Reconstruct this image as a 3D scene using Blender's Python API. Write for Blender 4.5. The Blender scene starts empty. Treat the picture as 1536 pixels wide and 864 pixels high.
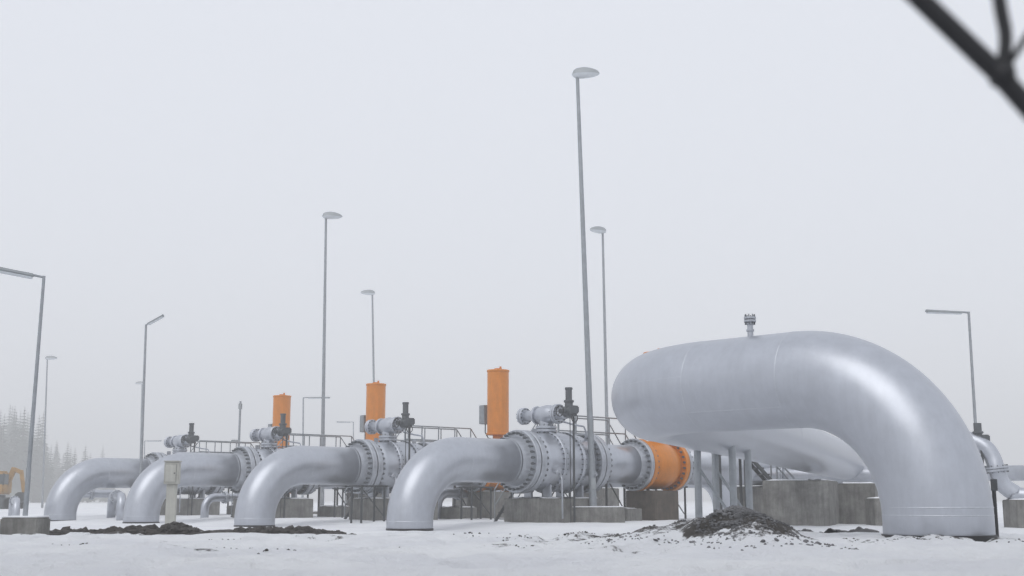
import bpy, bmesh, math, random
from mathutils import Vector, Matrix, noise
random.seed(7)
scene = bpy.context.scene
V = Vector

# ------------------------------------------------------------------ materials
def mat(name, col, rough=0.6, metal=0.0, var=0.12, scale=3.0, bump=0.0, bscale=20.0, col2=None, coat=0.0, stretch=(1,1,1), rv=0.11, fine=0.0):
    m = bpy.data.materials.new(name); m.use_nodes = True
    nt = m.node_tree; n = nt.nodes; l = nt.links
    b = n['Principled BSDF']
    b.inputs['Roughness'].default_value = rough
    b.inputs['Metallic'].default_value = metal
    b.inputs['Coat Weight'].default_value = coat
    tc = n.new('ShaderNodeTexCoord'); mp = n.new('ShaderNodeMapping')
    mp.inputs['Scale'].default_value = stretch
    l.new(tc.outputs['Object'], mp.inputs['Vector'])
    nz = n.new('ShaderNodeTexNoise'); nz.inputs['Scale'].default_value = scale
    nz.inputs['Detail'].default_value = 8; nz.inputs['Roughness'].default_value = 0.7
    l.new(mp.outputs['Vector'], nz.inputs['Vector'])
    cr = n.new('ShaderNodeValToRGB')
    cr.color_ramp.elements[0].position = 0.3; cr.color_ramp.elements[1].position = 0.72
    lo = col2 if col2 else tuple(c*(1-var) for c in col)
    hi = tuple(min(1, c*(1+var)) for c in col)
    cr.color_ramp.elements[0].color = (*lo, 1); cr.color_ramp.elements[1].color = (*hi, 1)
    l.new(nz.outputs['Fac'], cr.inputs['Fac'])
    colout = cr.outputs['Color']
    if fine > 0:
        # rain streaks and grime: noise squeezed sideways and long in z, darkening the paint a little
        mp2 = n.new('ShaderNodeMapping'); mp2.inputs['Scale'].default_value = (5,5,0.6); l.new(tc.outputs['Object'], mp2.inputs['Vector'])
        n3 = n.new('ShaderNodeTexNoise'); n3.inputs['Scale'].default_value = 1.6; n3.inputs['Detail'].default_value = 9; n3.inputs['Roughness'].default_value = 0.75
        l.new(mp2.outputs['Vector'], n3.inputs['Vector'])
        c3 = n.new('ShaderNodeValToRGB'); c3.color_ramp.elements[0].position = 0.36; c3.color_ramp.elements[1].position = 0.6
        k = 1-fine; c3.color_ramp.elements[0].color = (k,k,k,1); c3.color_ramp.elements[1].color = (1,1,1,1)
        l.new(n3.outputs['Fac'], c3.inputs['Fac'])
        mm = n.new('ShaderNodeMix'); mm.data_type='RGBA'; mm.blend_type='MULTIPLY'; mm.inputs[0].default_value = 1
        l.new(colout, mm.inputs[6]); l.new(c3.outputs['Color'], mm.inputs[7]); colout = mm.outputs[2]
    l.new(colout, b.inputs['Base Color'])
    mr = n.new('ShaderNodeMapRange'); mr.inputs['From Min'].default_value=0.3; mr.inputs['From Max'].default_value=0.7
    mr.inputs['To Min'].default_value = max(0.05, rough-rv); mr.inputs['To Max'].default_value = min(1, rough+rv)
    l.new(nz.outputs['Fac'], mr.inputs['Value']); l.new(mr.outputs['Result'], b.inputs['Roughness'])
    if bump > 0:
        n2 = n.new('ShaderNodeTexNoise'); n2.inputs['Scale'].default_value = bscale; n2.inputs['Detail'].default_value = 6
        l.new(tc.outputs['Object'], n2.inputs['Vector'])
        bp = n.new('ShaderNodeBump'); bp.inputs['Strength'].default_value = bump; bp.inputs['Distance'].default_value = 0.03
        l.new(n2.outputs['Fac'], bp.inputs['Height']); l.new(bp.outputs['Normal'], b.inputs['Normal'])
    return m

M_SILVER = mat('aluminium_paint', (0.49,0.51,0.555), 0.385, 0.80, 0.07, 3.2, 0.04, 6.0, rv=0.05, fine=0.06)
M_FLANGE = mat('flange_silver', (0.47,0.49,0.53), 0.44, 0.65, 0.2, 5.0, 0.1, 30, fine=0.12)
M_BOLT = mat('bolt_steel', (0.13,0.14,0.15), 0.5, 0.6, 0.25, 12)
M_WELD = mat('weld_bead', (0.52,0.54,0.58), 0.45, 0.65, 0.15, 14)
M_ORANGE = mat('orange_paint', (0.68,0.215,0.003), 0.42, 0.0, 0.10, 3.0, 0.05, 20, coat=0.15, fine=0.14)
M_GALV = mat('galvanised_steel', (0.31,0.33,0.35), 0.5, 0.5, 0.2, 5.0)
M_DGREY = mat('actuator_grey', (0.085,0.092,0.10), 0.5, 0.1, 0.25, 8.0)
M_DARK = mat('dark_steel', (0.055,0.06,0.065), 0.6, 0.2, 0.25, 6.0)
M_BLACK = mat('black_coating', (0.012,0.012,0.014), 0.5, 0.0, 0.3, 8.0)
M_CONC = mat('concrete', (0.27,0.265,0.25), 0.9, 0.0, 0.2, 2.2, 0.4, 35, col2=(0.125,0.12,0.112), fine=0.35)
M_CONC_D = mat('weathered_concrete', (0.14,0.113,0.088), 0.9, 0.0, 0.2, 2.6, 0.4, 30, col2=(0.065,0.052,0.04), fine=0.3)
M_SNOW = mat('snow', (0.86,0.87,0.89), 0.85, 0.0, 0.03, 6.0, 0.4, 14)
M_BEIGE = mat('cabinet_plastic', (0.47,0.465,0.42), 0.55, 0.0, 0.12, 3.0, fine=0.15)
M_LENS = mat('lamp_diffuser', (0.62,0.65,0.68), 0.25, 0.0, 0.05, 5.0)
M_LAMP = mat('lamp_housing', (0.33,0.35,0.36), 0.5, 0.2, 0.1, 5.0)
M_YEL = mat('excavator_yellow', (0.36,0.20,0.05), 0.6, 0.0, 0.3, 2.0)
M_GLASS = mat('cab_glass', (0.05,0.06,0.07), 0.1, 0.0, 0.1, 4.0)
M_STONE = mat('gravel_stone', (0.16,0.16,0.165), 0.9, 0.0, 0.5, 3.0, 0.3, 40, col2=(0.02,0.02,0.022))
M_CLOD = mat('earth_clod', (0.045,0.039,0.034), 0.95, 0.0, 0.4, 8.0, 0.4, 40, col2=(0.012,0.011,0.010))
M_PINE = mat('conifer_needles', (0.05,0.07,0.05), 0.8, 0.0, 0.4, 0.6, col2=(0.03,0.042,0.03))
M_BARK = mat('bark', (0.09,0.07,0.055), 0.9, 0.0, 0.3, 3.0)

# ------------------------------------------------------------------ helpers
def frame(axis):
    a = V(axis).normalized()
    ref = V((0,0,1)) if abs(a.z) < 0.95 else V((1,0,0))
    e1 = a.cross(ref).normalized(); e2 = a.cross(e1).normalized()
    return a, e1, e2

def revolve(bm, o, axis, prof, segs=32, smooth=True):
    o = V(o); a, e1, e2 = frame(axis)
    prev = None
    for k, (t, r) in enumerate(prof):
        if r < 1e-4:
            ring = [bm.verts.new(o + a*t)]
        else:
            ring = [bm.verts.new(o + a*t + (e1*math.cos(2*math.pi*i/segs) + e2*math.sin(2*math.pi*i/segs))*r) for i in range(segs)]
        if prev is not None:
            for i in range(segs):
                j = (i+1) % segs
                if len(prev) == 1 and len(ring) == 1: break
                if len(prev) == 1: f = bm.faces.new((prev[0], ring[j], ring[i]))
                elif len(ring) == 1: f = bm.faces.new((prev[i], prev[j], ring[0]))
                else: f = bm.faces.new((prev[i], prev[j], ring[j], ring[i]))
                f.smooth = smooth
        prev = ring

def cyl(bm, p0, p1, r0, r1=None, segs=12, smooth=True):
    p0 = V(p0); p1 = V(p1); r1 = r0 if r1 is None else r1
    L = (p1-p0).length
    revolve(bm, p0, p1-p0, [(0,0),(0,r0)], segs, False)
    revolve(bm, p0, p1-p0, [(0,r0),(L,r1)], segs, smooth)
    revolve(bm, p0, p1-p0, [(L,r1),(L,0)], segs, False)

def disc(bm, o, axis, t0, t1, r, segs=32, ch=0.015):
    revolve(bm, o, axis, [(t0,0),(t0,r-ch)], segs, False)
    revolve(bm, o, axis, [(t0,r-ch),(t0+ch,r)], segs, False)
    revolve(bm, o, axis, [(t0+ch,r),(t1-ch,r)], segs, True)
    revolve(bm, o, axis, [(t1-ch,r),(t1,r-ch)], segs, False)
    revolve(bm, o, axis, [(t1,r-ch),(t1,0)], segs, False)

def sweep(bm, pts, r, segs=40, caps=True):
    pts = [V(p) for p in pts]
    n = len(pts); tan = []
    for i in range(n):
        tan.append((pts[min(i+1,n-1)] - pts[max(i-1,0)]).normalized())
    a, e1, e2 = frame(tan[0]); prev = None
    for i in range(n):
        if i > 0:
            q = tan[i-1].rotation_difference(tan[i]); e1 = q @ e1; e2 = q @ e2
        rr = r[i] if isinstance(r, (list,tuple)) else r
        ring = [bm.verts.new(pts[i] + (e1*math.cos(2*math.pi*k/segs)+e2*math.sin(2*math.pi*k/segs))*rr) for k in range(segs)]
        if prev:
            for k in range(segs):
                j = (k+1) % segs
                bm.faces.new((prev[k],prev[j],ring[j],ring[k])).smooth = True
        elif caps: bm.faces.new(ring[::-1])
        prev = ring
    if caps: bm.faces.new(prev)

def box(bm, c, size, ux=(1,0,0), bev=0.0, uz=(0,0,1)):
    c = V(c); ux = V(ux).normalized(); uz = V(uz).normalized(); uy = uz.cross(ux).normalized()
    tmp = bmesh.new(); bmesh.ops.create_cube(tmp, size=1.0)
    for v in tmp.verts: v.co = V((v.co.x*size[0], v.co.y*size[1], v.co.z*size[2]))
    if bev > 0: bmesh.ops.bevel(tmp, geom=tmp.edges[:], offset=bev, segments=2, affect='EDGES')
    tmp.verts.ensure_lookup_table(); tmp.verts.index_update()
    vs = [bm.verts.new(c + ux*v.co.x + uy*v.co.y + uz*v.co.z) for v in tmp.verts]
    for f in tmp.faces: bm.faces.new([vs[v.index] for v in f.verts])
    tmp.free()

def arc(c, a, b, R, ang, n=20):
    c = V(c); a = V(a).normalized(); b = V(b).normalized()
    return [c + a*R*math.cos(ang*i/n) + b*R*math.sin(ang*i/n) for i in range(n+1)]

def bolts(bm, o, axis, t0, t1, R, n, r=0.035):
    o = V(o); a, e1, e2 = frame(axis)
    for i in range(n):
        w = 2*math.pi*(i+0.5)/n
        p = o + (e1*math.cos(w)+e2*math.sin(w))*R
        cyl(bm, p+a*t0, p+a*t1, r*0.65, segs=6, smooth=False)
        cyl(bm, p+a*(t0+0.03), p+a*(t0+0.09), r, segs=6, smooth=False)
        cyl(bm, p+a*(t1-0.09), p+a*(t1-0.03), r, segs=6, smooth=False)

class Thing:
    def __init__(self, name, loc):
        self.e = bpy.data.objects.new(name, None)
        self.e.location = loc; self.loc = V(loc)
        self.e.empty_display_size = 0.3
        scene.collection.objects.link(self.e)
        self.parts = {}
    def bm(self, part, m):
        if part not in self.parts: self.parts[part] = (bmesh.new(), m)
        return self.parts[part][0]
    def done(self):
        for name, (bm, m) in self.parts.items():
            bmesh.ops.recalc_face_normals(bm, faces=bm.faces[:])
            me = bpy.data.meshes.new(name)
            for v in bm.verts: v.co -= self.loc
            bm.to_mesh(me); bm.free()
            me.materials.append(m)
            ob = bpy.data.objects.new(name, me); scene.collection.objects.link(ob)
            ob.parent = self.e
        return self.e

def single(name, bm, m):
    me = bpy.data.meshes.new(name); bm.to_mesh(me); bm.free()
    me.materials.append(m)
    ob = bpy.data.objects.new(name, me); scene.collection.objects.link(ob)
    return ob

# ------------------------------------------------------------------ terrain
U = V((0.732,0.682,0)).normalized(); W = V((-U.y,U.x,0))
P = [V((-3.06,37.0,0)), V((-9.0,43.2,0)), V((-14.83,49.4,0)), V((-20.5,56.0,0))]
def sm(x):
    x = max(0,min(1,x)); return x*x*(3-2*x)
def nz(x,y,s,o=0): return noise.noise(V((x*s+o, y*s-o, o*0.37)))
MX, MY = 2.50, 13.2
def lband(x,y):
    c = 27.0 + 1.0*nz(x,0,0.25,3.1)
    s = 2.5 if y < c else 1.3
    return math.exp(-((y-c)/s)**2) * sm((x+12.5)/1.5) * sm((-3.0-x)/1.2)
def band(x,y):
    a = lband(x,y)*(0.86+0.6*nz(x,y,0.55,31))
    b = math.exp(-((y-15.6)/2.2)**2)*math.exp(-((x-1.0)/1.2)**2)*0.60
    d = math.exp(-(((x-MX)**2/0.55+(y-MY)**2/0.9))**2)*(1.0+0.35*nz(x,y,1.4,61))
    d2 = math.exp(-((x-MX+0.8)**2/0.45+(y-MY-0.6)**2/0.5))*0.68
    e = math.exp(-((x-5.7)**2/1.1+(y-15.7)**2/0.35))*0.6
    g = math.exp(-((x-6.6)**2/2.5+(y-26.0)**2/3.0))*0.7
    h = math.exp(-((x-4.1)**2/0.5+(y-14.2)**2/0.3))*0.5
    p = 0.0
    if 10.5 < y < 24: p = 0.46*sm((nz(x,y,1.0,55)-0.30)*5)*sm((y-10.5)/1.0)
    return max(0,min(1, max(a,b,d,d2,e,g,h,p)))
def H(x,y):
    near = -1.5 + 1.0*sm((y-2.0)/5.0)
    q = (x-P[0].x)*U.x + (y-P[0].y)*U.y
    far = -0.92 + 0.18*sm((q-1.2)/2.5)
    k = sm((y-17.0)/9.0)
    h = near*(1-k) + far*k
    amp = 1.0 if y < 90 else 0.3
    h += amp*(0.05*nz(x,y,0.22,1.0) + 0.032*nz(x,y,0.8,4.0) + 0.024*nz(x,y,2.6,9.0))
    if 8 < y < 24: h -= 0.07*sm((nz(x,y,1.9,14.0)-0.12)*4) + 0.035*sm((nz(x,y,4.0,44.0)-0.15)*4) - 0.03*abs(nz(x,y,1.1,77.0))
    if y < 34:
        b = band(x,y)
        if b > 0.02: h += b*(0.02 + 0.11*abs(nz(x,y,1.7,2.0)) + 0.06*nz(x,y,5.0,6.0))
        lb = lband(x,y)
        if lb > 0.01: h += lb*(0.11+0.20*max(0,nz(x,y,0.7,12.0)+.2)+0.12*abs(nz(x,y,2.5,22.0)))
    r2 = ((x-MX)/0.50)**2 + ((y-MY)/0.85)**2
    h += 0.36*math.exp(-r2)*(1+0.25*nz(x,y,2.2,7.0))
    h += 0.13*math.exp(-(((x-1.75)/0.6)**2+((y-13.7)/0.9)**2))
    return h

def axis_pts(lo, dlo, dhi, hi, step, grow=1.18):
    c = []; x = dlo
    while x <= dhi: c.append(x); x += step
    s = step; x = dhi
    while x < hi: s *= grow; x += s; c.append(x)
    s = step; x = dlo; pre = []
    while x > lo: s *= grow; x -= s; pre.append(x)
    return pre[::-1] + c
xs = axis_pts(-2500, -13.5, 8.5, 2500, 0.08)
ys = axis_pts(-600, 8.0, 30.0, 4000, 0.08)
verts = []; dirt = []
for y in ys:
    for x in xs:
        verts.append((x,y,H(x,y)))
        dirt.append(band(x,y) if y < 36 else 0.0)
nx = len(xs); faces = []
for j in range(len(ys)-1):
    for i in range(nx-1):
        a = j*nx+i; faces.append((a,a+1,a+nx+1,a+nx))
me = bpy.data.meshes.new('snow_ground'); me.from_pydata(verts, [], faces)
at = me.attributes.new('dirt','FLOAT','POINT'); at.data.foreach_set('value', dirt)
me.polygons.foreach_set('use_smooth', [True]*len(faces))
ground = bpy.data.objects.new('snow_ground', me); scene.collection.objects.link(ground)
gm = bpy.data.materials.new('snow_and_earth'); gm.use_nodes = True
nt = gm.node_tree; n = nt.nodes; l = nt.links; b = n['Principled BSDF']; b.inputs['Roughness'].default_value = 0.85
tc = n.new('ShaderNodeTexCoord')
def noi(scale, det=8, ro=0.6):
    q = n.new('ShaderNodeTexNoise'); q.inputs['Scale'].default_value = scale; q.inputs['Detail'].default_value = det; q.inputs['Roughness'].default_value = ro
    l.new(tc.outputs['Object'], q.inputs['Vector']); return q
def mth(op, a, bb, clamp=False):
    q = n.new('ShaderNodeMath'); q.operation = op; q.use_clamp = clamp
    for i, v in enumerate((a,bb)):
        if isinstance(v,(int,float)): q.inputs[i].default_value = v
        else: l.new(v, q.inputs[i])
    return q.outputs[0]
att = n.new('ShaderNodeAttribute'); att.attribute_name = 'dirt'
n1 = noi(2.3, 10, 0.72); n2 = noi(9, 6, 0.7); n3 = noi(0.55, 4, 0.5)
f = mth('ADD', mth('MULTIPLY', att.outputs['Fac'], 0.42), mth('ADD', mth('MULTIPLY', n1.outputs['Fac'], 0.65), mth('MULTIPLY', n2.outputs['Fac'], 0.35)))
f = mth('MULTIPLY', mth('SUBTRACT', f, 0.70), 18.0, True)
cr = n.new('ShaderNodeValToRGB'); cr.color_ramp.elements[0].color = (0.80,0.81,0.84,1); cr.color_ramp.elements[1].color = (0.88,0.89,0.905,1)
cr.color_ramp.elements[0].position = 0.35; cr.color_ramp.elements[1].position = 0.6
l.new(n3.outputs['Fac'], cr.inputs['Fac'])
cd = n.new('ShaderNodeValToRGB'); cd.color_ramp.elements[0].color = (0.010,0.009,0.008,1); cd.color_ramp.elements[1].color = (0.085,0.075,0.066,1)
l.new(n2.outputs['Fac'], cd.inputs['Fac'])
mx = n.new('ShaderNodeMix'); mx.data_type = 'RGBA'
l.new(f, mx.inputs[0]); l.new(cr.outputs['Color'], mx.inputs[6]); l.new(cd.outputs['Color'], mx.inputs[7])
l.new(mx.outputs[2], b.inputs['Base Color'])
bp = n.new('ShaderNodeBump'); bp.inputs['Strength'].default_value = 1.0; bp.inputs['Distance'].default_value = 0.13
l.new(n1.outputs['Fac'], bp.inputs['Height'])
bp2 = n.new('ShaderNodeBump'); bp2.inputs['Strength'].default_value = 0.8; bp2.inputs['Distance'].default_value = 0.035
l.new(n2.outputs['Fac'], bp2.inputs['Height']); l.new(bp.outputs['Normal'], bp2.inputs['Normal']); l.new(bp2.outputs['Normal'], b.inputs['Normal'])
me.materials.append(gm)

def rock(bm, c, s):
    tmp = bmesh.new(); bmesh.ops.create_icosphere(tmp, subdivisions=1, radius=s)
    k = V((random.uniform(.6,1.3), random.uniform(.6,1.3), random.uniform(.4,.8)))
    tmp.verts.ensure_lookup_table(); tmp.verts.index_update()
    rot = Matrix.Rotation(random.uniform(0,6.28),3,'Z') @ Matrix.Rotation(random.uniform(-.6,.6),3,'X')
    vs = []
    for v in tmp.verts:
        p = v.co*random.uniform(.75,1.2); p = V((p.x*k.x,p.y*k.y,p.z*k.z)); vs.append(bm.verts.new(V(c)+rot@p))
    for f in tmp.faces: bm.faces.new([vs[v.index] for v in f.verts])
    tmp.free()
bm = bmesh.new()
for i in range(4600):
    r = abs(random.gauss(0,0.37)); w = random.uniform(0,6.283)
    x = MX+r*math.cos(w)*1.05; y = MY+r*math.sin(w)*1.35
    if nz(x,y,2.4,5.0) < -0.02 and random.random()<.9: continue
    rock(bm, (x,y,H(x,y)+0.002), random.choice([0.010,0.014,0.018,0.026,0.013]))
for i in range(600):
    x = random.gauss(1.55,0.35); y = random.gauss(13.9,0.5)
    if nz(x,y,1.9,8.0) < 0.05: continue
    rock(bm, (x,y,H(x,y)), random.choice([0.008,0.012,0.018,0.014]))
single('gravel', bm, M_STONE)
bm = bmesh.new()
k = 0
while k < 3200:
    x = random.uniform(-12.0,-3.2); y = random.gauss(26.0,1.4)
    if nz(x,y,0.55,31.0) < -0.03: continue
    rock(bm, (x,y,H(x,y)+0.01), random.choice([0.03,0.04,0.06,0.10,0.14,0.05])); k += 1
for cx,cy,nn in [(-2.3,12.2,14),(-0.9,13.3,22),(0.1,12.9,22),(-2.9,13.5,12),(3.3,12.4,20),(4.2,14.2,40),(5.0,15.2,24),(6.3,15.2,20),(-5,14,12),(-0.5,17,16),(0.1,15.6,40),(0.9,16.6,40),(1.6,17.5,40),(-3.6,16,14),(2.2,11.9,14),(5.4,15.4,20),(3.6,14.6,30)]:
    for i in range(nn):
        x = random.gauss(cx,0.17); y = random.gauss(cy,0.12); rock(bm,(x,y,H(x,y)), random.uniform(.006,.022))
single('earth_clods', bm, M_CLOD)

bm = bmesh.new(); g = {}
for i in range(46):
    for j in range(22):
        x = 5.1+i*0.042; y = 21.6+j*0.07
        fold = 0.22*abs(nz(x,y,1.6,11))+0.14*abs(nz(x,y,4.5,3)) + 0.12*math.exp(-((j-11)/5)**2)
        edge = min(i,45-i,j,21-j)/4.0
        g[i,j] = bm.verts.new((x+0.12*nz(x,y,1.3,2), y+0.15*nz(x,y,1.1,5), H(x,y)+0.03+fold*min(1,edge)))
for i in range(45):
    for j in range(21):
        if nz(i*0.1,j*0.1,1.3,20) > 0.28: continue
        bm.faces.new((g[i,j],g[i+1,j],g[i+1,j+1],g[i,j+1])).smooth = True
single('plastic_sheeting', bm, M_BLACK)

# ------------------------------------------------------------------ pipelines
R = 0.70; ZA = 1.24
def F(i,t,s,z):
    p = P[i] + U*t + W*s; return V((p.x,p.y,z))
def plinth(c, size, m, snow=True, nm='concrete_plinth', ux=None):
    ux = V(ux).normalized() if ux is not None else U; uy = V((-ux.y,ux.x,0))
    gz = H(c.x,c.y)-0.25; top = c.z
    T = Thing(nm, (c.x,c.y,gz)); box(T.bm('block', m), (c.x,c.y,(gz+top)/2), (size[0],size[1],top-gz), ux, 0.02)
    if snow:
        bs = T.bm('snow_cap', M_SNOW); nxx=16; nyy=10; gg={}
        for a in range(nxx+1):
            for bq in range(nyy+1):
                ea = min(a,nxx-a,bq,nyy-bq)
                px = (a/nxx-.5)*(size[0]-0.05); py = (bq/nyy-.5)*(size[1]-0.05)
                q = c+ux*px+uy*py
                gg[a,bq]=bs.verts.new((q.x,q.y, top+0.003+(0 if ea==0 else 0.03+0.03*nz(q.x,q.y,3,2))))
        for a in range(nxx):
            for bq in range(nyy):
                q = c+ux*((a/nxx-.5)*size[0])+uy*((bq/nyy-.5)*size[1])
                if nz(q.x,q.y,1.5,3) < -0.15: continue
                bs.faces.new((gg[a,bq],gg[a+1,bq],gg[a+1,bq+1],gg[a,bq+1])).smooth=True
    T.done()
for i in range(4):
    base = P[i]; g0 = H(base.x,base.y)
    T = Thing('gas_pipeline', (base.x,base.y,g0))
    Re = 1.9
    pts = [V((base.x,base.y,g0-0.5)), V((base.x,base.y,ZA-Re))]
    c = V((base.x,base.y,ZA-Re)) + U*Re
    pts += arc(c, -U, V((0,0,1)), Re, math.pi/2, 24)[1:]
    pts.append(F(i,4.36,0,ZA))
    sweep(T.bm('riser_pipe', M_SILVER), pts, R, 64)
    sweep(T.bm('middle_pipe', M_SILVER), [F(i,7.8,0,ZA),F(i,10.3,0,ZA)], R*0.97, 64)
    tend = 27.0
    pts = [F(i,12.50,0,ZA),F(i,tend-1.9,0,ZA)] + arc(F(i,tend-1.9,0,ZA-1.9), (0,0,1), U, 1.9, math.pi/2, 14)[1:] + [F(i,tend,0,-1.6)]
    sweep(T.bm('rear_pipe', M_SILVER), pts, R*0.97, 48)
    w = T.bm('weld_rings', M_WELD)
    for o, ax in [(V((base.x,base.y,ZA-Re+0.02)),V((0,0,1))),(F(i,Re+0.02,0,ZA),U),(F(i,3.95,0,ZA),U),(F(i,8.2,0,ZA),U),(F(i,9.8,0,ZA),U)]:
        revolve(w, o, ax, [(-0.018,R-0.005),(-0.008,R+0.006),(0.008,R+0.006),(0.018,R-0.005)], 48)
    cyl(T.bm('base_sleeve', M_BLACK), (base.x,base.y,g0-0.3),(base.x,base.y,g0+0.05),R+0.012,segs=40)
    T.done()

    T = Thing('pipeline_ball_valve', F(i,6.1,0,H(*F(i,6.1,0,0).xy)))
    o = F(i,0,0,ZA)
    fl = T.bm('flanges', M_FLANGE)
    revolve(fl, o, U, [(4.02,R+.004),(4.20,0.74),(4.34,0.80)], 48)
    for a0,a1 in [(4.34,4.54),(4.59,4.81),(7.41,7.62),(7.67,7.86)]: disc(fl, o, U, a0, a1, 1.02, 56)
    revolve(fl, o, U, [(7.86,0.80),(7.98,0.74),(8.14,R)], 48)
    bb = T.bm('flange_bolts', M_BOLT)
    bolts(bb, o, U, 4.18, 4.96, 0.915, 30, 0.05); bolts(bb, o, U, 7.26, 8.00, 0.915, 30, 0.05)
    bd = T.bm('valve_body', M_SILVER)
    revolve(bd, o, U, [(4.81,0.80),(4.92,0.80),(5.04,0.89),(5.14,0.93),(5.62,0.96)], 56)
    disc(bd, o, U, 5.62, 5.74, 1.03, 56)
    revolve(bd, o, U, [(5.74,0.975),(6.1,0.985),(6.5,0.975)], 56)
    disc(bd, o, U, 6.5, 6.62, 1.03, 56)
    revolve(bd, o, U, [(6.62,0.96),(7.1,0.93),(7.2,0.89),(7.3,0.80),(7.41,0.80)], 56)
    bolts(bb, o, U, 5.56,5.80, 0.995, 36, 0.022); bolts(bb, o, U, 6.44,6.68, 0.995, 36, 0.022)
    ft = T.bm('support_feet', M_FLANGE)
    for t in (5.35,6.85):
        for s in (-0.45,0.45):
            box(ft, F(i,t,s,0.26), (0.10,0.34,0.46), U, 0.01)
        box(ft, F(i,t,0,0.075), (0.30,1.3,0.05), U, 0.01)
    for t in (5.2,7.05):
        box(ft, F(i,t,0,ZA+1.0), (0.20,0.04,0.18), U, 0.01)
    for t,s in ((5.25,-0.62),(6.95,-0.62)):
        cyl(ft, F(i,t,s,ZA-0.3), F(i,t,s-0.55,ZA-0.42), 0.05, segs=10); disc(ft, F(i,t,s-0.42,ZA-0.39), -W, 0.0,0.05,0.11,14)
    sweep(ft, [F(i,5.25,-1.15,ZA-0.42),F(i,5.25,-1.22,ZA-0.6),F(i,5.25,-1.24,-0.6)], 0.03, 8)
    bz = 2.82; tb = 5.8
    by = T.bm('bypass_valve', M_SILVER)
    cyl(by, F(i,tb,0.05,ZA+0.86), F(i,tb,0.05,bz-0.1), 0.24, segs=24)
    disc(by, F(i,tb,0.05,0), (0,0,1), 2.24, 2.33, 0.36, 24); disc(by, F(i,tb,0.05,0), (0,0,1), 2.35, 2.44, 0.36, 24)
    bo = F(i,tb,0,bz)
    disc(by, bo, -W, -1.22,-1.14, 0.29, 24); disc(by, bo, -W, -1.12,-1.03, 0.29, 24)
    revolve(by, bo, -W, [(-1.03,0.17),(-0.55,0.18),(-0.40,0.25),(-0.2,0.30),(0.05,0.33),(0.25,0.30),(0.36,0.24),(0.5,0.22)], 24)
    disc(by, bo, -W, -0.52,-0.44, 0.31, 24); disc(by, bo, -W, 0.42,0.50, 0.33, 24); disc(by, bo, -W, 0.52,0.60, 0.33, 24)
    revolve(by, bo, -W, [(0.6,0.19),(0.86,0.19),(0.86,0)], 24)
    bolts(bb, bo, -W, -1.27,-0.98, 0.245, 12, 0.022); bolts(bb, bo, -W, 0.36,0.66, 0.275, 12, 0.024)
    bolts(bb, F(i,tb,0.05,0), (0,0,1), 2.18,2.50, 0.31, 12, 0.022)
    mo = T.bm('electric_actuator', M_DGREY)
    mc = F(i,tb,-1.02,bz+0.05)
    cyl(mo, mc+W*0.18, mc-W*0.22, 0.18, segs=20)
    cyl(mo, mc-V((0,0,.18)), mc+V((0,0,0.32)), 0.135, segs=20)
    disc(mo, mc, (0,0,1), 0.30, 0.38, 0.17, 20)
    cyl(mo, mc+V((0,0,0.38)), mc+V((0,0,0.74)), 0.11, segs=20); disc(mo, mc, (0,0,1), 0.72, 0.80, 0.13, 20)
    box(mo, mc+U*0.24+V((0,0,0.08)), (0.30,0.26,0.26), U, 0.04)
    cyl(mo, mc-U*0.1, mc-U*0.42, 0.08, segs=14)
    hw = T.bm('handwheel', M_BLACK)
    a,e1,e2 = frame(U); hc = mc-U*0.42
    sweep(hw, [hc+(e1*math.cos(w*math.pi/12)+e2*math.sin(w*math.pi/12))*0.17 for w in range(25)], 0.016, 8, False)
    for w in range(3): cyl(hw, hc-(e1*math.cos(w*1.05)+e2*math.sin(w*1.05))*0.17, hc+(e1*math.cos(w*1.05)+e2*math.sin(w*1.05))*0.17, 0.010, segs=6)
    hc2 = mc-W*0.26
    a,e1,e2 = frame(W)
    sweep(hw, [hc2+(e1*math.cos(w*math.pi/12)+e2*math.sin(w*math.pi/12))*0.14-V((0,0,.22)) for w in range(25)], 0.016, 8, False)
    pp = F(i,tb+0.18,-1.06,0); cyl(T.bm('actuator_stand', M_DARK), (pp.x,pp.y,H(pp.x,pp.y)-.2),(pp.x,pp.y,bz-0.05),0.035,segs=8)
    pq = F(i,tb-0.05,-1.12,0); cyl(T.bm('conduit', M_DARK), (pq.x,pq.y,H(pq.x,pq.y)-.2),(pq.x,pq.y,bz-0.15),0.016,segs=6)
    sweep(T.bm('vent_line', M_SILVER), [F(i,7.05,-0.55,1.9),F(i,7.05,-0.62,2.25),F(i,7.0,-0.55,2.45),F(i,6.7,-0.4,2.5),F(i,6.3,-0.25,2.6)],0.035,8)
    T.done()

    # ---------- orange valve with spring actuator
    T = Thing('orange_shutoff_valve', F(i,11.3,0,H(*F(i,11.3,0,0).xy)))
    fl = T.bm('steel_flanges', M_FLANGE)
    disc(fl, o, U, 10.06,10.23, 0.93, 48); disc(fl, o, U, 12.24,12.38, 0.93, 48)
    revolve(fl, o, U, [(9.82,R*.97),(10.06,0.76)], 40); revolve(fl, o, U, [(12.38,0.76),(12.6,R*.97)], 40)
    ob = T.bm('valve_body', M_ORANGE)
    disc(ob, o, U, 10.26,10.44, 0.93, 48); disc(ob, o, U, 12.02,12.21, 0.93, 48)
    revolve(ob, o, U, [(10.44,0.70),(10.54,0.72),(10.7,0.80),(10.95,0.86),(11.2,0.88),(11.5,0.86),(11.76,0.80),(11.92,0.72),(12.02,0.70)], 48)
    bb = T.bm('flange_bolts', M_BOLT)
    bolts(bb, o, U, 9.95,10.56, 0.84, 26, 0.045); bolts(bb, o, U, 11.91,12.50, 0.84, 26, 0.045)
    ac = F(i,11.5,0,0); Z = V((0,0,1))
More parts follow.
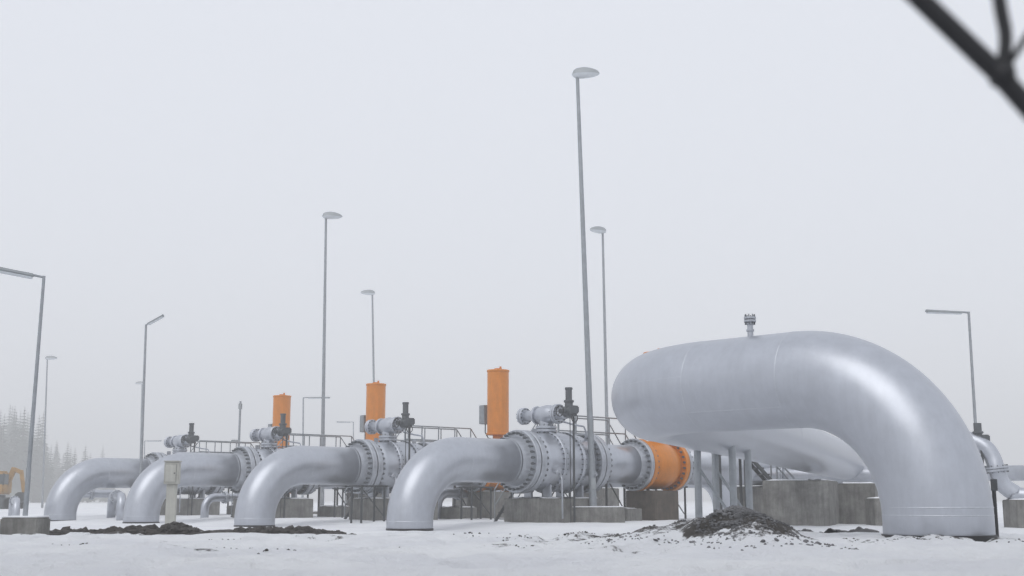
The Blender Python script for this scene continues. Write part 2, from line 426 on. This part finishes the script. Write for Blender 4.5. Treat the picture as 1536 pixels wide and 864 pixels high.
    cyl(ob, ac+Z*2.0, ac+Z*2.45, 0.30, segs=24); disc(ob, ac, Z, 2.30,2.38, 0.42, 24); disc(ob, ac, Z, 2.41,2.49, 0.42, 24)
    cyl(ob, ac+Z*2.45, ac+Z*2.75, 0.22, segs=20)
    ca = T.bm('spring_actuator', M_ORANGE)
    disc(ca, ac, Z, 2.66,2.76, 0.49, 40)
    revolve(ca, ac, Z, [(2.76,0.455),(5.28,0.455)], 40); revolve(ca, ac, Z, [(5.28,0.455),(5.32,0.48)],40,False); disc(ca, ac, Z, 5.31,5.39, 0.48, 40)
    cyl(ca, ac+Z*5.38, ac+Z*5.46, 0.16, segs=16); box(ca, ac+Z*5.50+V((.1,0,0)), (0.10,0.04,0.1), U, 0.01)
    cb = T.bm('control_box', M_GALV)
    box(cb, ac+W*0.80+Z*3.55, (0.42,0.36,0.80), U, 0.02); box(cb, ac+W*0.52+Z*3.3, (0.06,0.3,0.06), U); box(cb, ac+W*0.52+Z*3.8, (0.06,0.3,0.06), U)
    sweep(T.bm('hydraulic_tube', M_DARK), [ac+W*0.80+Z*3.15, ac+W*0.80+Z*2.8, ac+W*0.6+Z*2.55, ac+W*0.25+Z*2.5], 0.025, 8)
    T.done()

    plinth(F(i,6.1,0,0.045), (3.0,1.7,0), M_CONC)
    plinth(F(i,11.0,-0.1,0.33), (1.35,1.35,0), M_CONC_D if i==0 else M_CONC, snow=False)
    plinth(F(i,9.3,0.0,-0.30), (0.8,1.5,0), M_CONC)
    plinth(F(i,17.5,0,0.50), (1.0,1.8,0), M_CONC)

    T = Thing('access_platform', F(i,9.0,1.5,H(*F(i,9.0,1.5,0).xy)))
    st = T.bm('frame', M_DARK); ra = T.bm('handrails', M_GALV); dk = T.bm('grating', M_DARK)
    t0,t1,s0,s1,dz = 7.4,10.9,1.05,1.95,1.85
    for k in range(36):
        t = t0 + (t1-t0)*(k+.5)/36; box(dk, F(i,t,(s0+s1)/2,dz), (0.02,s1-s0,0.03), U)
    for s in (s0,s1): box(st, F(i,(t0+t1)/2,s,dz-0.06), (t1-t0,0.05,0.14), U)
    for t in (t0+.1,(t0+t1)/2,t1-.1):
        for s in (s0,s1):
            q = F(i,t,s,0); cyl(st, (q.x,q.y,H(q.x,q.y)-.2),(q.x,q.y,dz-.05),0.045,segs=8)
    cyl(st, F(i,t0+.1,s1,-0.4), F(i,(t0+t1)/2,s1,dz-.2), 0.025, segs=6); cyl(st, F(i,t1-.1,s0,-0.4), F(i,(t0+t1)/2,s0,dz-.2), 0.025, segs=6)
    for s in (s0,s1):
        for zz in (0.55,1.1): cyl(ra, F(i,t0,s,dz+zz),F(i,t1,s,dz+zz),0.026,segs=8)
        for k in range(5):
            t = t0+(t1-t0)*k/4; cyl(ra, F(i,t,s,dz),F(i,t,s,dz+1.1),0.026,segs=8)
    for (ta,tb2) in ((t0,t0-2.2),(t1,t1+2.2)):
        zb = -0.75
        for s in (s0,s1):
            sweep(st, [F(i,ta,s,dz-.05),F(i,tb2,s,zb)], 0.05, 6)
            cyl(ra, F(i,ta,s,dz+1.1),F(i,tb2,s,zb+1.1),0.024,segs=8); cyl(ra, F(i,ta,s,dz+.55),F(i,tb2,s,zb+.55),0.02,segs=8)
            cyl(ra, F(i,(ta+tb2)/2,s,(dz+zb)/2),F(i,(ta+tb2)/2,s,(dz+zb)/2+1.1),0.022,segs=8); cyl(ra, F(i,tb2,s,zb),F(i,tb2,s,zb+1.1),0.022,segs=8)
        for k in range(12):
            w2=(k+.5)/12; box(dk, F(i,ta+(tb2-ta)*w2,(s0+s1)/2,dz+(zb-dz)*w2), (0.22,s1-s0,0.03), U)
    T.done()

for (i,t,s) in ((0,8.6,1.9),(1,8.9,-1.6),(2,8.9,-1.6),(1,3.4,-2.0),(0,13.6,1.2)):
    q=F(i,t,s,0); T=Thing('steel_stand',(q.x,q.y,H(q.x,q.y))); a_=T.bm('legs',M_DARK); b_=T.bm('top_beam',M_DARK)
    for dx in (-.5,.5):
        for dy in (-.3,.3):
            p=q+U*dx+W*dy; cyl(a_,(p.x,p.y,H(p.x,p.y)-.1),(p.x,p.y,0.45),0.04,segs=8)
    box(b_,(q.x,q.y,0.48),(1.2,0.75,0.06),U,0.01)
    cyl(a_,q+U*.5+W*-.3+V((0,0,-.6)),q-U*.5+W*-.3+V((0,0,.4)),0.02,segs=6); T.done()

# ------------------------------------------------------------------ big foreground loop
B = V((5.60,16.25,0)); g0 = H(B.x,B.y); D1 = V((-0.73,0.683,0)).normalized()
Re = 1.95; ZT = 1.72; R = 0.70
N1 = V((D1.y,-D1.x,0)).normalized()
T = Thing('gas_pipeline_loop', (B.x,B.y,g0))
pts = [V((B.x,B.y,g0-0.6)), V((B.x,B.y,ZT-Re))]
pts += arc(V((B.x,B.y,ZT-Re))+D1*Re, -D1, V((0,0,1)), Re, math.pi/2, 36)[1:]
A = pts[-1].copy(); C = A + D1*1.6
pts.append(C)
Re2 = 2.05
cc = C + N1*Re2
turn = math.radians(68.5)
el2 = arc(cc, -N1, D1, Re2, turn, 30)
el2 = [p+V((0,0,-0.04*sm(k/30))) for k,p in enumerate(el2)]
pts += el2[1:]
E = pts[-1].copy()
D2 = (D1*math.cos(turn) + N1*math.sin(turn)).normalized()
pts.append(E + D2*33 + V((0,0,-0.28)))
G = pts[-1].copy()
pts += arc(G+V((0,0,-1.9)), (0,0,1), D2, 1.9, math.pi/2, 14)[1:]
pts.append(pts[-1]-V((0,0,1.6)))
sweep(T.bm('pipe', M_SILVER), pts, R, 96)
w = T.bm('weld_rings', M_WELD)
def ring(o,ax): revolve(w, o, ax, [(-0.011,R-0.004),(-0.004,R+0.003),(0.004,R+0.003),(0.011,R-0.004)], 96)
ring(V((B.x,B.y,ZT-Re+0.03)),V((0,0,1))); ring(A,D1); ring(C,D1); ring(E,D2); ring(E+D2*12,D2); ring(E+D2*24,D2)
ring(V((B.x,B.y,ZT-Re+0.13)),V((0,0,1)))
side = -N1
d = side*math.cos(math.radians(-38)) + V((0,0,1))*math.sin(math.radians(-38))
cyl(w, A+d*(R-0.005), C+d*(R-0.005), 0.008, segs=8)
ang = math.radians(8)
sweep(w, [p + (V(((p-cc).x,(p-cc).y,0)).normalized()*math.cos(ang)+V((0,0,1))*math.sin(ang))*(R-0.006) for p in el2], 0.007, 8)
cyl(T.bm('base_sleeve', M_BLACK), (B.x,B.y,g0-0.3),(B.x,B.y,g0+0.10),R+0.02,segs=64)
vn = T.bm('vent_nozzle', M_FLANGE); Q = A.lerp(C,0.5); Z = V((0,0,1)); Q0 = V((Q.x,Q.y,0))
zt = Q.z+R
cyl(vn, Q0+Z*(zt-0.03), Q0+Z*(zt+0.20), 0.045, segs=20)
for a0,a1,r in ((0.08,0.11,0.06),(0.22,0.255,0.09),(0.265,0.30,0.09)): disc(vn, Q0, Z, zt+a0, zt+a1, r, 24, 0.004)
cyl(vn, Q0+Z*(zt+0.18), Q0+Z*(zt+0.24), 0.055, segs=20)
bolts(T.bm('nozzle_bolts', M_BOLT), Q0, Z, zt+0.18, zt+0.34, 0.072, 8, 0.012)
T.done()
T = Thing('marker_stake', (6.62,16.9,-0.5))
cyl(T.bm('post', M_BLACK), (6.62,16.9,-0.8),(6.62,16.9,0.28),0.028,segs=10); box(T.bm('tag', M_DARK), (6.62,16.88,0.2),(0.09,0.02,0.16),(1,0,0),0.005); T.done()

plinth(V((8.75,37.2,0.56)), (2.4,1.9), M_CONC, True, 'concrete_plinth', D2)
plinth(V((10.6,38.6,0.50)), (1.0,1.6), M_CONC, True, 'concrete_plinth', D2)
D2n = V((-D2.y,D2.x,0)).normalized()
T = Thing('pipe_trestle', (E.x+1.4,25.6,-0.7)); tb = T.bm('columns', M_GALV); tx = T.bm('braces', M_GALV)
for tt in (4.5,6.2):
    c = E + D2*tt
    for s in (-0.36,0.36):
        p = c + D2n*s; cyl(tb,(p.x,p.y,H(p.x,p.y)-.2),(p.x,p.y,ZT-0.50),0.075,segs=16)
        disc(tb,(p.x,p.y,H(p.x,p.y)),(0,0,1),0.0,0.04,0.15,16,0.004)
    cyl(tx,c-D2n*.36+V((0,0,-2.1)),c+D2n*.36+V((0,0,-1.0)),0.03,segs=8)
T.done()
T = Thing('steel_stairs', (9,41.4,-0.7)); st = T.bm('stringers',M_DARK); tr=T.bm('treads',M_DARK); ra=T.bm('handrails',M_GALV)
SX=1.35
for yy in (41.0,41.9):
    sweep(st,[(6.5+SX,yy,1.55),(8.5+SX,yy,-0.75)],0.07,6); sweep(st,[(5.5+SX,yy,1.55),(6.5+SX,yy,1.55)],0.07,6)
    cyl(ra,(6.5+SX,yy,2.5),(8.5+SX,yy,0.2),0.03,segs=8); cyl(ra,(5.5+SX,yy,2.5),(6.5+SX,yy,2.5),0.03,segs=8)
    for xx,zz in ((5.5,1.55),(6.5,1.55),(7.5,0.4),(8.5,-0.75)): cyl(ra,(xx+SX,yy,zz),(xx+SX,yy,zz+.95),0.03,segs=8)
    for xx in (5.6,6.45): cyl(st,(xx+SX,yy,-0.9),(xx+SX,yy,1.55),0.05,segs=8)
for k in range(11): box(tr,(6.6+SX+1.8*k/10,41.45,1.45-2.05*k/10),(0.24,0.9,0.04))
box(tr,(6.0+SX,41.45,1.58),(1.0,0.9,0.04)); T.done()

# ------------------------------------------------------------------ secondary small pipes
def small(name, pts, r, fl=()):
    T = Thing(name, (pts[0][0],pts[0][1],pts[0][2])); sweep(T.bm('pipe', M_SILVER), pts, r, 24)
    f = T.bm('flanges', M_FLANGE); bb = T.bm('bolts', M_BOLT)
    for (o,ax) in fl: disc(f,o,ax,-0.07,-0.005,r*1.5,28); disc(f,o,ax,0.005,0.07,r*1.5,28); bolts(bb,o,ax,-0.11,0.11,r*1.3,12,0.02)
    T.done()
def arch(p, q, top, r, name='bypass_pipe', Rb=0.5):
    p=V(p); q=V(q); d=(q-p); d.z=0; d.normalize(); Z=V((0,0,1))
    pts=[V((p.x,p.y,p.z)),V((p.x,p.y,top-Rb))]+arc(V((p.x,p.y,top-Rb))+d*Rb,-d,Z,Rb,math.pi/2,10)[1:]
    c2=V((q.x,q.y,top-Rb))-d*Rb
    pts+=arc(c2,Z,d,Rb,math.pi/2,10)+[V(q)]
    small(name, pts, r, [((pts[11]+pts[12])/2, d)])
arch((-19.0,58.5,-1),(-17.2,54.3,-1), 0.15, 0.20)
arch((-21.9,60,-1),(-19.6,61.5,-1), 0.30, 0.20)
arch((-22.5,55.5,-1),(-20.9,52.0,-1) , -0.05, 0.15)
arch((-13.6,54.6,-1),(-12.2,56.0,-1), 0.1, 0.18)
arch((-3.0,49.8,-1),(-1.4,51.2,-1), 0.25, 0.18)
arch((12,50,-1),(16,52,-1), 0.9, 0.3)
small('header_pipe',[V((5.2,50,0.95)),V((19,44,0.95))],0.28,[((8.5,48.57,.95),(13.8,-6,0)),((10.5,47.7,.95),(13.8,-6,0))])
OX=-1.9
sw=[V((12.6,36.0,1.72)),V((14.6,35.0,1.72)),V((15.0,34.8,1.66)),V((15.3,34.6,1.45)),V((15.45,34.5,1.15)),V((15.5,34.4,0.8)),V((15.62,34.4,0.45)),V((15.9,34.3,0.2)),V((16.3,34.1,0.1)),V((19.5,32.6,0.1))]
sw=[p+V((OX,0,0)) for p in sw]
def cr_spline(ps, m=5):
    out=[]
    for i in range(len(ps)-1):
        p0=ps[max(i-1,0)];p1=ps[i];p2=ps[i+1];p3=ps[min(i+2,len(ps)-1)]
        for k in range(m):
            t=k/m; out.append(0.5*((2*p1)+(p2-p0)*t+(2*p0-5*p1+4*p2-p3)*t*t+(3*p1-p0-3*p2+p3)*t**3))
    return out+[ps[-1]]
small('swan_neck_pipe', cr_spline(sw), 0.23, [((14.0+OX,35.3,1.72),(2,-1,0)),((15.5+OX,34.42,0.85),(0.1,0,-1))])
T = Thing('valve_motor', (13.15,34.9,1.9)); mo=T.bm('housing',M_DGREY); c=V((13.25,34.7,1.6))
cyl(mo,c,c+V((0,0,.55)),0.11,segs=16); disc(mo,c,(0,0,1),.25,.32,.15,16); cyl(mo,c-V((.35,0,.05)),c+V((.3,0,-.05)),0.13,segs=16); box(mo,c+V((.15,-.05,.1)),(.26,.24,.24),(1,0,0),.03)
cyl(T.bm('stand',M_DARK),(13.25,34.5,-1),(13.25,34.5,1.6),0.04,segs=8); T.done()
plinth(V((14.6,34.2,0.0)), (1.6,1.0), M_CONC, True,'concrete_plinth',(1,0,0))
plinth(V((11.0,36.2,0.04)), (1.0,1.0), M_CONC, True,'concrete_plinth',(1,0,0))
T = Thing('pipe_support',(11.0,36.0,0)); cyl(T.bm('column',M_GALV),(11.0,36.0,0.0),(11.0,36.0,1.5),0.08,segs=12); T.done()

# ------------------------------------------------------------------ lamps
def head_cobra(T, top, d, L=0.95):
    d=V(d).normalized(); n_=V((-d.y,d.x,0)); Z=V((0,0,1))
    h=T.bm('lamp_head',M_LAMP); g=T.bm('diffuser',M_LENS)
    def lobe(bm, zf):
        NU,NV=14,10; grid=[]
        for a in range(NU+1):
            u=a/NU; x=(u-0.2)*L; prof=math.sqrt(max(0,math.sin(math.pi*min(1,u**0.75))))
            wv=0.20*prof*L/0.95+0.004
            row=[]
            for b_ in range(NV+1):
                v=-1+2*b_/NV
                row.append(bm.verts.new(top+d*x+n_*(v*wv)+Z*(zf*math.sqrt(max(0,1-v*v))*prof+0.02)))
            grid.append(row)
        for a in range(NU):
            for b_ in range(NV):
                bm.faces.new((grid[a][b_],grid[a+1][b_],grid[a+1][b_+1],grid[a][b_+1])).smooth=True
    lobe(h, 0.26); lobe(g, -0.14)
    cyl(h, top-V((0,0,.14)), top+Z*0.10, 0.065, segs=12)
def lamp(base, top, d, r0, r1, L=0.95, footing=None):
    T = Thing('street_lamp', base); base=V(base); top=V(top)
    p=T.bm('pole',M_GALV)
    mid=base.lerp(top,0.12)
    cyl(p, base-V((0,0,.3)), mid, r0, r0*0.95, 16); cyl(p, mid, top, r0*0.82, r1, 16)
    box(T.bm('access_hatch',M_LAMP), base+V((0,-r0,0.9)), (r0*1.1,0.03,0.35))
    head_cobra(T, top, d, L)
    if footing: box(T.bm('concrete_footing',M_CONC), base+V((0,0.1,-0.25)), (footing,1.2,0.75), (1,0,0), 0.03); box(T.bm('footing_snow',M_SNOW), base+V((0,0.1,0.14)), (footing-.06,1.14,0.04), (1,0,0), 0.018)
    T.done()
def X(px,Y): return (px-768)/1848*Y
def XT(px,Y,z): return (px-768)/1820*(0.985*Y+0.172*z)
G_=-0.72
lamp((X(890,41),41,G_+.35),(XT(866,41,14.8),41,14.8),(1,-0.15,0),0.13,0.06,1.0,2.0)
lamp((X(483,62.6),62.6,G_),(XT(489,62.6,14.75),62.6,14.75),(1,0.1,0),0.125,0.06,1.1,1.9)
lamp((X(913,66),66,G_),(XT(904,66,14.7),66,14.7),(-1,-0.6,0),0.125,0.06,1.1)
lamp((X(564,86),86,G_),(XT(558.5,86,14.6),86,14.6),(-1,-0.3,0),0.115,0.06,1.1)
lamp((X(64,112),112,G_),(XT(71,112,12.9),112,12.9),(1,0,0),0.11,0.06,1.2)
lamp((X(209,145),145,G_),(XT(213,145,13.7),145,13.7),(-1,0,0),0.11,0.06,1.1)
def tube_lamp(base, top, d, L, r0=0.055, rise=0.0):
    T=Thing('area_light_pole', base); base=V(base); top=V(top); d=V(d).normalized()
    p=T.bm('pole',M_GALV); cyl(p, base-V((0,0,.3)), base.lerp(top,.2), r0, r0*.95, 12); cyl(p, base.lerp(top,.2), top, r0*.85, r0*0.6, 12)
    n_=V((-d.y,d.x,0)); ar=T.bm('arm',M_GALV)
    tip=top+d*L+V((0,0,rise)); cyl(ar, top-V((0,0,.03)), tip, r0*.5, segs=8)
    hd=T.bm('luminaire',M_LAMP); le=T.bm('tube_cover',M_LENS)
    dd=(tip-top).normalized(); uz=n_.cross(dd)*-1
    if uz.z<0: uz=-uz
    m_=top+dd*(L*0.58); box(hd,m_+uz*(-.03),(L*0.84,0.17,0.06),dd,0.012,uz); box(le,m_-uz*.085,(L*0.82,0.13,0.06),dd,0.02,uz)
    T.done()
tube_lamp((X(39,25),25,-0.36),(XT(66,25,4.62),25,4.62),(-1,-0.25,0),1.25,0.052,rise=0.2)
tube_lamp((X(210,56),56,G_),(XT(219,56,8.05),56,8.05),(0.9,-1.0,0),1.7,0.085,rise=0.25)
tube_lamp((X(1470,45),45,G_),(XT(1453,45,6.95),45,6.95),(-1,-0.2,0),1.75,0.075)
tube_lamp((X(454,95),95,G_),(XT(455,95,7.9),95,7.9),(1,0,0),2.1,0.09)
tube_lamp((X(531,130),130,G_),(XT(530,130,8.2),130,8.2),(-1,0,0),1.8,0.09)
tube_lamp((X(216,130),130,G_),(XT(217,130,6.2),130,6.2),(1,0,0),1.8,0.09)
T=Thing('concrete_footing',(X(36,24.8),24.8,-0.9)); c=V((X(36,24.8),24.95,0)); box(T.bm('block',M_CONC),(c.x,c.y,-0.66),(0.76,0.7,0.62),(1,0,0),0.03); box(T.bm('snow_cap',M_SNOW),(c.x,c.y,-0.335),(0.72,0.66,0.03),(1,0,0),0.013); T.done()
T=Thing('camera_mast',(X(354,70),70,G_)); xx=X(355,70); cyl(T.bm('pole',M_GALV),(xx,70,-1),(xx,70,5.6),0.09,0.06,12)
box(T.bm('camera',M_LAMP),(xx-.2,70,3.3),(0.5,0.2,0.18),(1,0.2,0),0.03); box(T.bm('antenna',M_LAMP),(xx,70,5.3),(0.2,0.2,0.35),(1,0,0),0.03); T.done()
cx=X(257,31); T=Thing('utility_cabinet',(cx,31,H(cx,31))); b_=T.bm('post',M_BEIGE); box(b_,(cx,31,-0.28),(0.25,0.16,1.35),(1,0.1,0),0.015)
c_=T.bm('cabinet',M_BEIGE); box(c_,(cx,30.98,0.66),(0.37,0.26,0.55),(1,0.1,0),0.015); box(c_,(cx,30.98,0.955),(0.41,0.31,0.03),(1,0.1,0),0.01)
box(T.bm('door_seam',M_DARK),(cx-.01,30.845,0.66),(0.28,0.006,0.45),(1,0.1,0)); box(T.bm('door',M_BEIGE),(cx-.01,30.838,0.66),(0.27,0.012,0.44),(1,0.1,0),0.004); cyl(T.bm('lock',M_DARK),(cx+.09,30.82,0.66),(cx+.09,30.84,0.66),0.015,segs=8)
T.done()

# ------------------------------------------------------------------ excavator
ex=V((X(-4,100),100,G_)); T=Thing('excavator', ex); y_=T.bm('upper_body',M_YEL); d_=T.bm('tracks',M_DARK)
for s in (-1.1,1.1):
    for sx in (-1.5,1.5): cyl(d_, ex+V((sx,s-.25,.45)), ex+V((sx,s+.25,.45)), .45, segs=16)
    box(d_, ex+V((0,s,.45)), (3.0,.5,.9), (1,0,0), .02)
cyl(d_, ex+V((0,0,.8)), ex+V((0,0,1.1)), .6, segs=16)
box(y_, ex+V((-.7,.2,1.75)), (2.6,2.2,1.2),(1,0,0),.12); box(y_, ex+V((.3,-.75,2.1)), (1.2,.9,1.8),(1,0,0),.1); box(T.bm('cab_windows',M_GLASS), ex+V((.32,-.76,2.35)), (1.23,.93,.9),(1,0,0),.05)
bmq=T.bm('boom',M_YEL)
def beam(bm,p,q,w,h):
    p=ex+V(p);q=ex+V(q); box(bm,(p+q)/2,((q-p).length,w,h),q-p,.03,(q-p).cross(V((0,1,0)))*-1)
beam(bmq,(.5,.3,1.8),(1.1,.3,3.3),.35,.4); beam(bmq,(1.0,.3,3.2),(1.75,.3,2.9),.3,.32); beam(bmq,(1.65,.3,3.1),(2.0,.3,1.3),.25,.28)
revolve(T.bm('bucket',M_DARK), ex+V((1.8,-.1,.9)), (0,1,0), [(0,0),(0,.45),(.9,.45),(.9,0)], 10, False); T.done()

# ------------------------------------------------------------------ distant conifers
bm=bmesh.new(); bt=bmesh.new()
def conifer(bm,bt,x,y,h):
    g=-0.8; cyl(bt,(x,y,g),(x,y,g+h*.97),h*.014,h*.002,6)
    L=int(18+h*0.5)
    for k in range(L):
        u=(k+.5)/L; z=g+h*(0.08+0.90*u); rr=h*0.19*(1-u)**0.8*random.uniform(.7,1.15)+.12
        nb=11
        for a in range(nb):
            if random.random()<.10: continue
            w=6.283*a/nb+random.uniform(-.3,.3)+k; r2=rr*random.uniform(.65,1.15); dr=r2*random.uniform(.25,.5)
            dx,dy=math.cos(w),math.sin(w); wd=r2*0.30
            c=bm.verts.new((x,y,z+.1*r2)); a1=bm.verts.new((x+dx*r2*.6-dy*wd,y+dy*r2*.6+dx*wd,z-dr*.45)); a2=bm.verts.new((x+dx*r2*.6+dy*wd,y+dy*r2*.6-dx*wd,z-dr*.45)); tp=bm.verts.new((x+dx*r2,y+dy*r2,z-dr))
            m_=bm.verts.new((x+dx*r2*.55,y+dy*r2*.55,z-dr*.15))
            bm.faces.new((c,a1,m_)); bm.faces.new((c,m_,a2)); bm.faces.new((m_,a1,tp)); bm.faces.new((m_,tp,a2))
for k in range(140):
    y=random.uniform(300,400); px=random.uniform(-260,165) if k<100 else random.uniform(-60,70)
    hh=random.uniform(17,28) if px<60 else random.uniform(9,18)
    conifer(bm,bt,X(px,y),y,hh*y/340)
T=Thing('conifer_trees',(X(50,330),330,-0.8)); T.parts['foliage']=(bm,M_PINE); T.parts['trunks']=(bt,M_BARK); T.done()

# ------------------------------------------------------------------ iron fence close to the photographer
T=Thing('iron_fence',(0.62,0.95,-1.5)); fb=T.bm('bars',M_BLACK)
yF=0.95
sweep(fb,[(0.16,yF,0.585),(0.336,yF,0.412),(0.40,yF,0.343),(0.424,yF,0.312),(0.62,yF,0.12)],0.0086,12)
sweep(fb,cr_spline([V((0.392,yF,0.62)),V((0.399,yF,0.50)),V((0.404,yF,0.41)),V((0.407,yF,0.375)),V((0.401,yF,0.344))]),0.0056,12)
sweep(fb,cr_spline([V((0.401,yF,0.342)),V((0.45,yF,0.41)),V((0.50,yF,0.45)),V((0.62,yF,0.48))]),0.003,10)
revolve(fb,(0.392,yF,0.343),(1,0,0),[(0,0),(0.002,.009),(0.010,.0125),(0.018,.009),(0.020,0)],12)
for x_ in (0.62,-1.3): cyl(T.bm('posts',M_BLACK),(x_,yF,-1.7),(x_,yF,1.2),0.03,segs=16)
for z_ in (0.62,1.1,-0.9): cyl(T.bm('rails',M_BLACK),(-1.3,yF,z_),(0.62,yF,z_),0.015,segs=12)
T.done()

# ------------------------------------------------------------------ fog
DEN=0.0030
bm=bmesh.new(); box(bm,(0,430,28),(1700,1300,66)); bmesh.ops.recalc_face_normals(bm,faces=bm.faces[:])
fm=bpy.data.materials.new('fog_with_glow'); fm.use_nodes=True; nn=fm.node_tree.nodes; ll=fm.node_tree.links
nn.remove(nn['Principled BSDF']); out=nn['Material Output']
vs=nn.new('ShaderNodeVolumeScatter'); vs.inputs['Density'].default_value=DEN; vs.inputs['Color'].default_value=(0.99,0.99,0.99,1)
em=nn.new('ShaderNodeEmission'); em.inputs['Color'].default_value=(0.93,0.955,1,1); em.inputs['Strength'].default_value=DEN*0.24  # fog itself glows faintly, added to make up for missing multiple scattering
ad=nn.new('ShaderNodeAddShader'); ll.new(vs.outputs[0],ad.inputs[0]); ll.new(em.outputs[0],ad.inputs[1]); ll.new(ad.outputs[0],out.inputs['Volume'])
single('fog',bm,fm)

# ------------------------------------------------------------------ sky, sun, camera
wd=bpy.data.worlds.new('World'); scene.world=wd; wd.use_nodes=True
nt=wd.node_tree; n=nt.nodes; l=nt.links; bg=n['Background']
sky=n.new('ShaderNodeTexSky'); sky.sky_type='NISHITA'; sky.sun_disc=False; sky.sun_elevation=math.radians(50); sky.sun_rotation=math.radians(210)
hs=n.new('ShaderNodeHueSaturation'); hs.inputs['Saturation'].default_value=0.2; l.new(sky.outputs[0],hs.inputs['Color'])
mx=n.new('ShaderNodeMix'); mx.data_type='RGBA'; mx.inputs[0].default_value=0.92; mx.inputs[7].default_value=(7.25,7.55,8.25,1)
l.new(hs.outputs[0],mx.inputs[6]); l.new(mx.outputs[2],bg.inputs['Color']); bg.inputs['Strength'].default_value=0.119
sd=bpy.data.lights.new('sun','SUN'); sd.energy=0.95; sd.angle=math.radians(42); sd.color=(1,0.985,0.96)
so=bpy.data.objects.new('sun',sd); scene.collection.objects.link(so)
el=math.radians(50); az=math.radians(210)
dirv=V((math.sin(az)*math.cos(el),math.cos(az)*math.cos(el),math.sin(el)))
so.rotation_euler=dirv.to_track_quat('Z','Y').to_euler()
cam=bpy.data.cameras.new('camera'); co=bpy.data.objects.new('camera',cam); scene.collection.objects.link(co)
cam.lens=36*1820/1536; cam.sensor_width=36; cam.clip_start=0.05; cam.clip_end=6000
co.location=(0,0,0); co.rotation_euler=(math.radians(90+9.9),0,0)
cam.dof.use_dof=True; cam.dof.focus_distance=30; cam.dof.aperture_fstop=4.6
scene.camera=co
scene.view_settings.view_transform='Standard'; scene.view_settings.look='None'; scene.view_settings.exposure=0
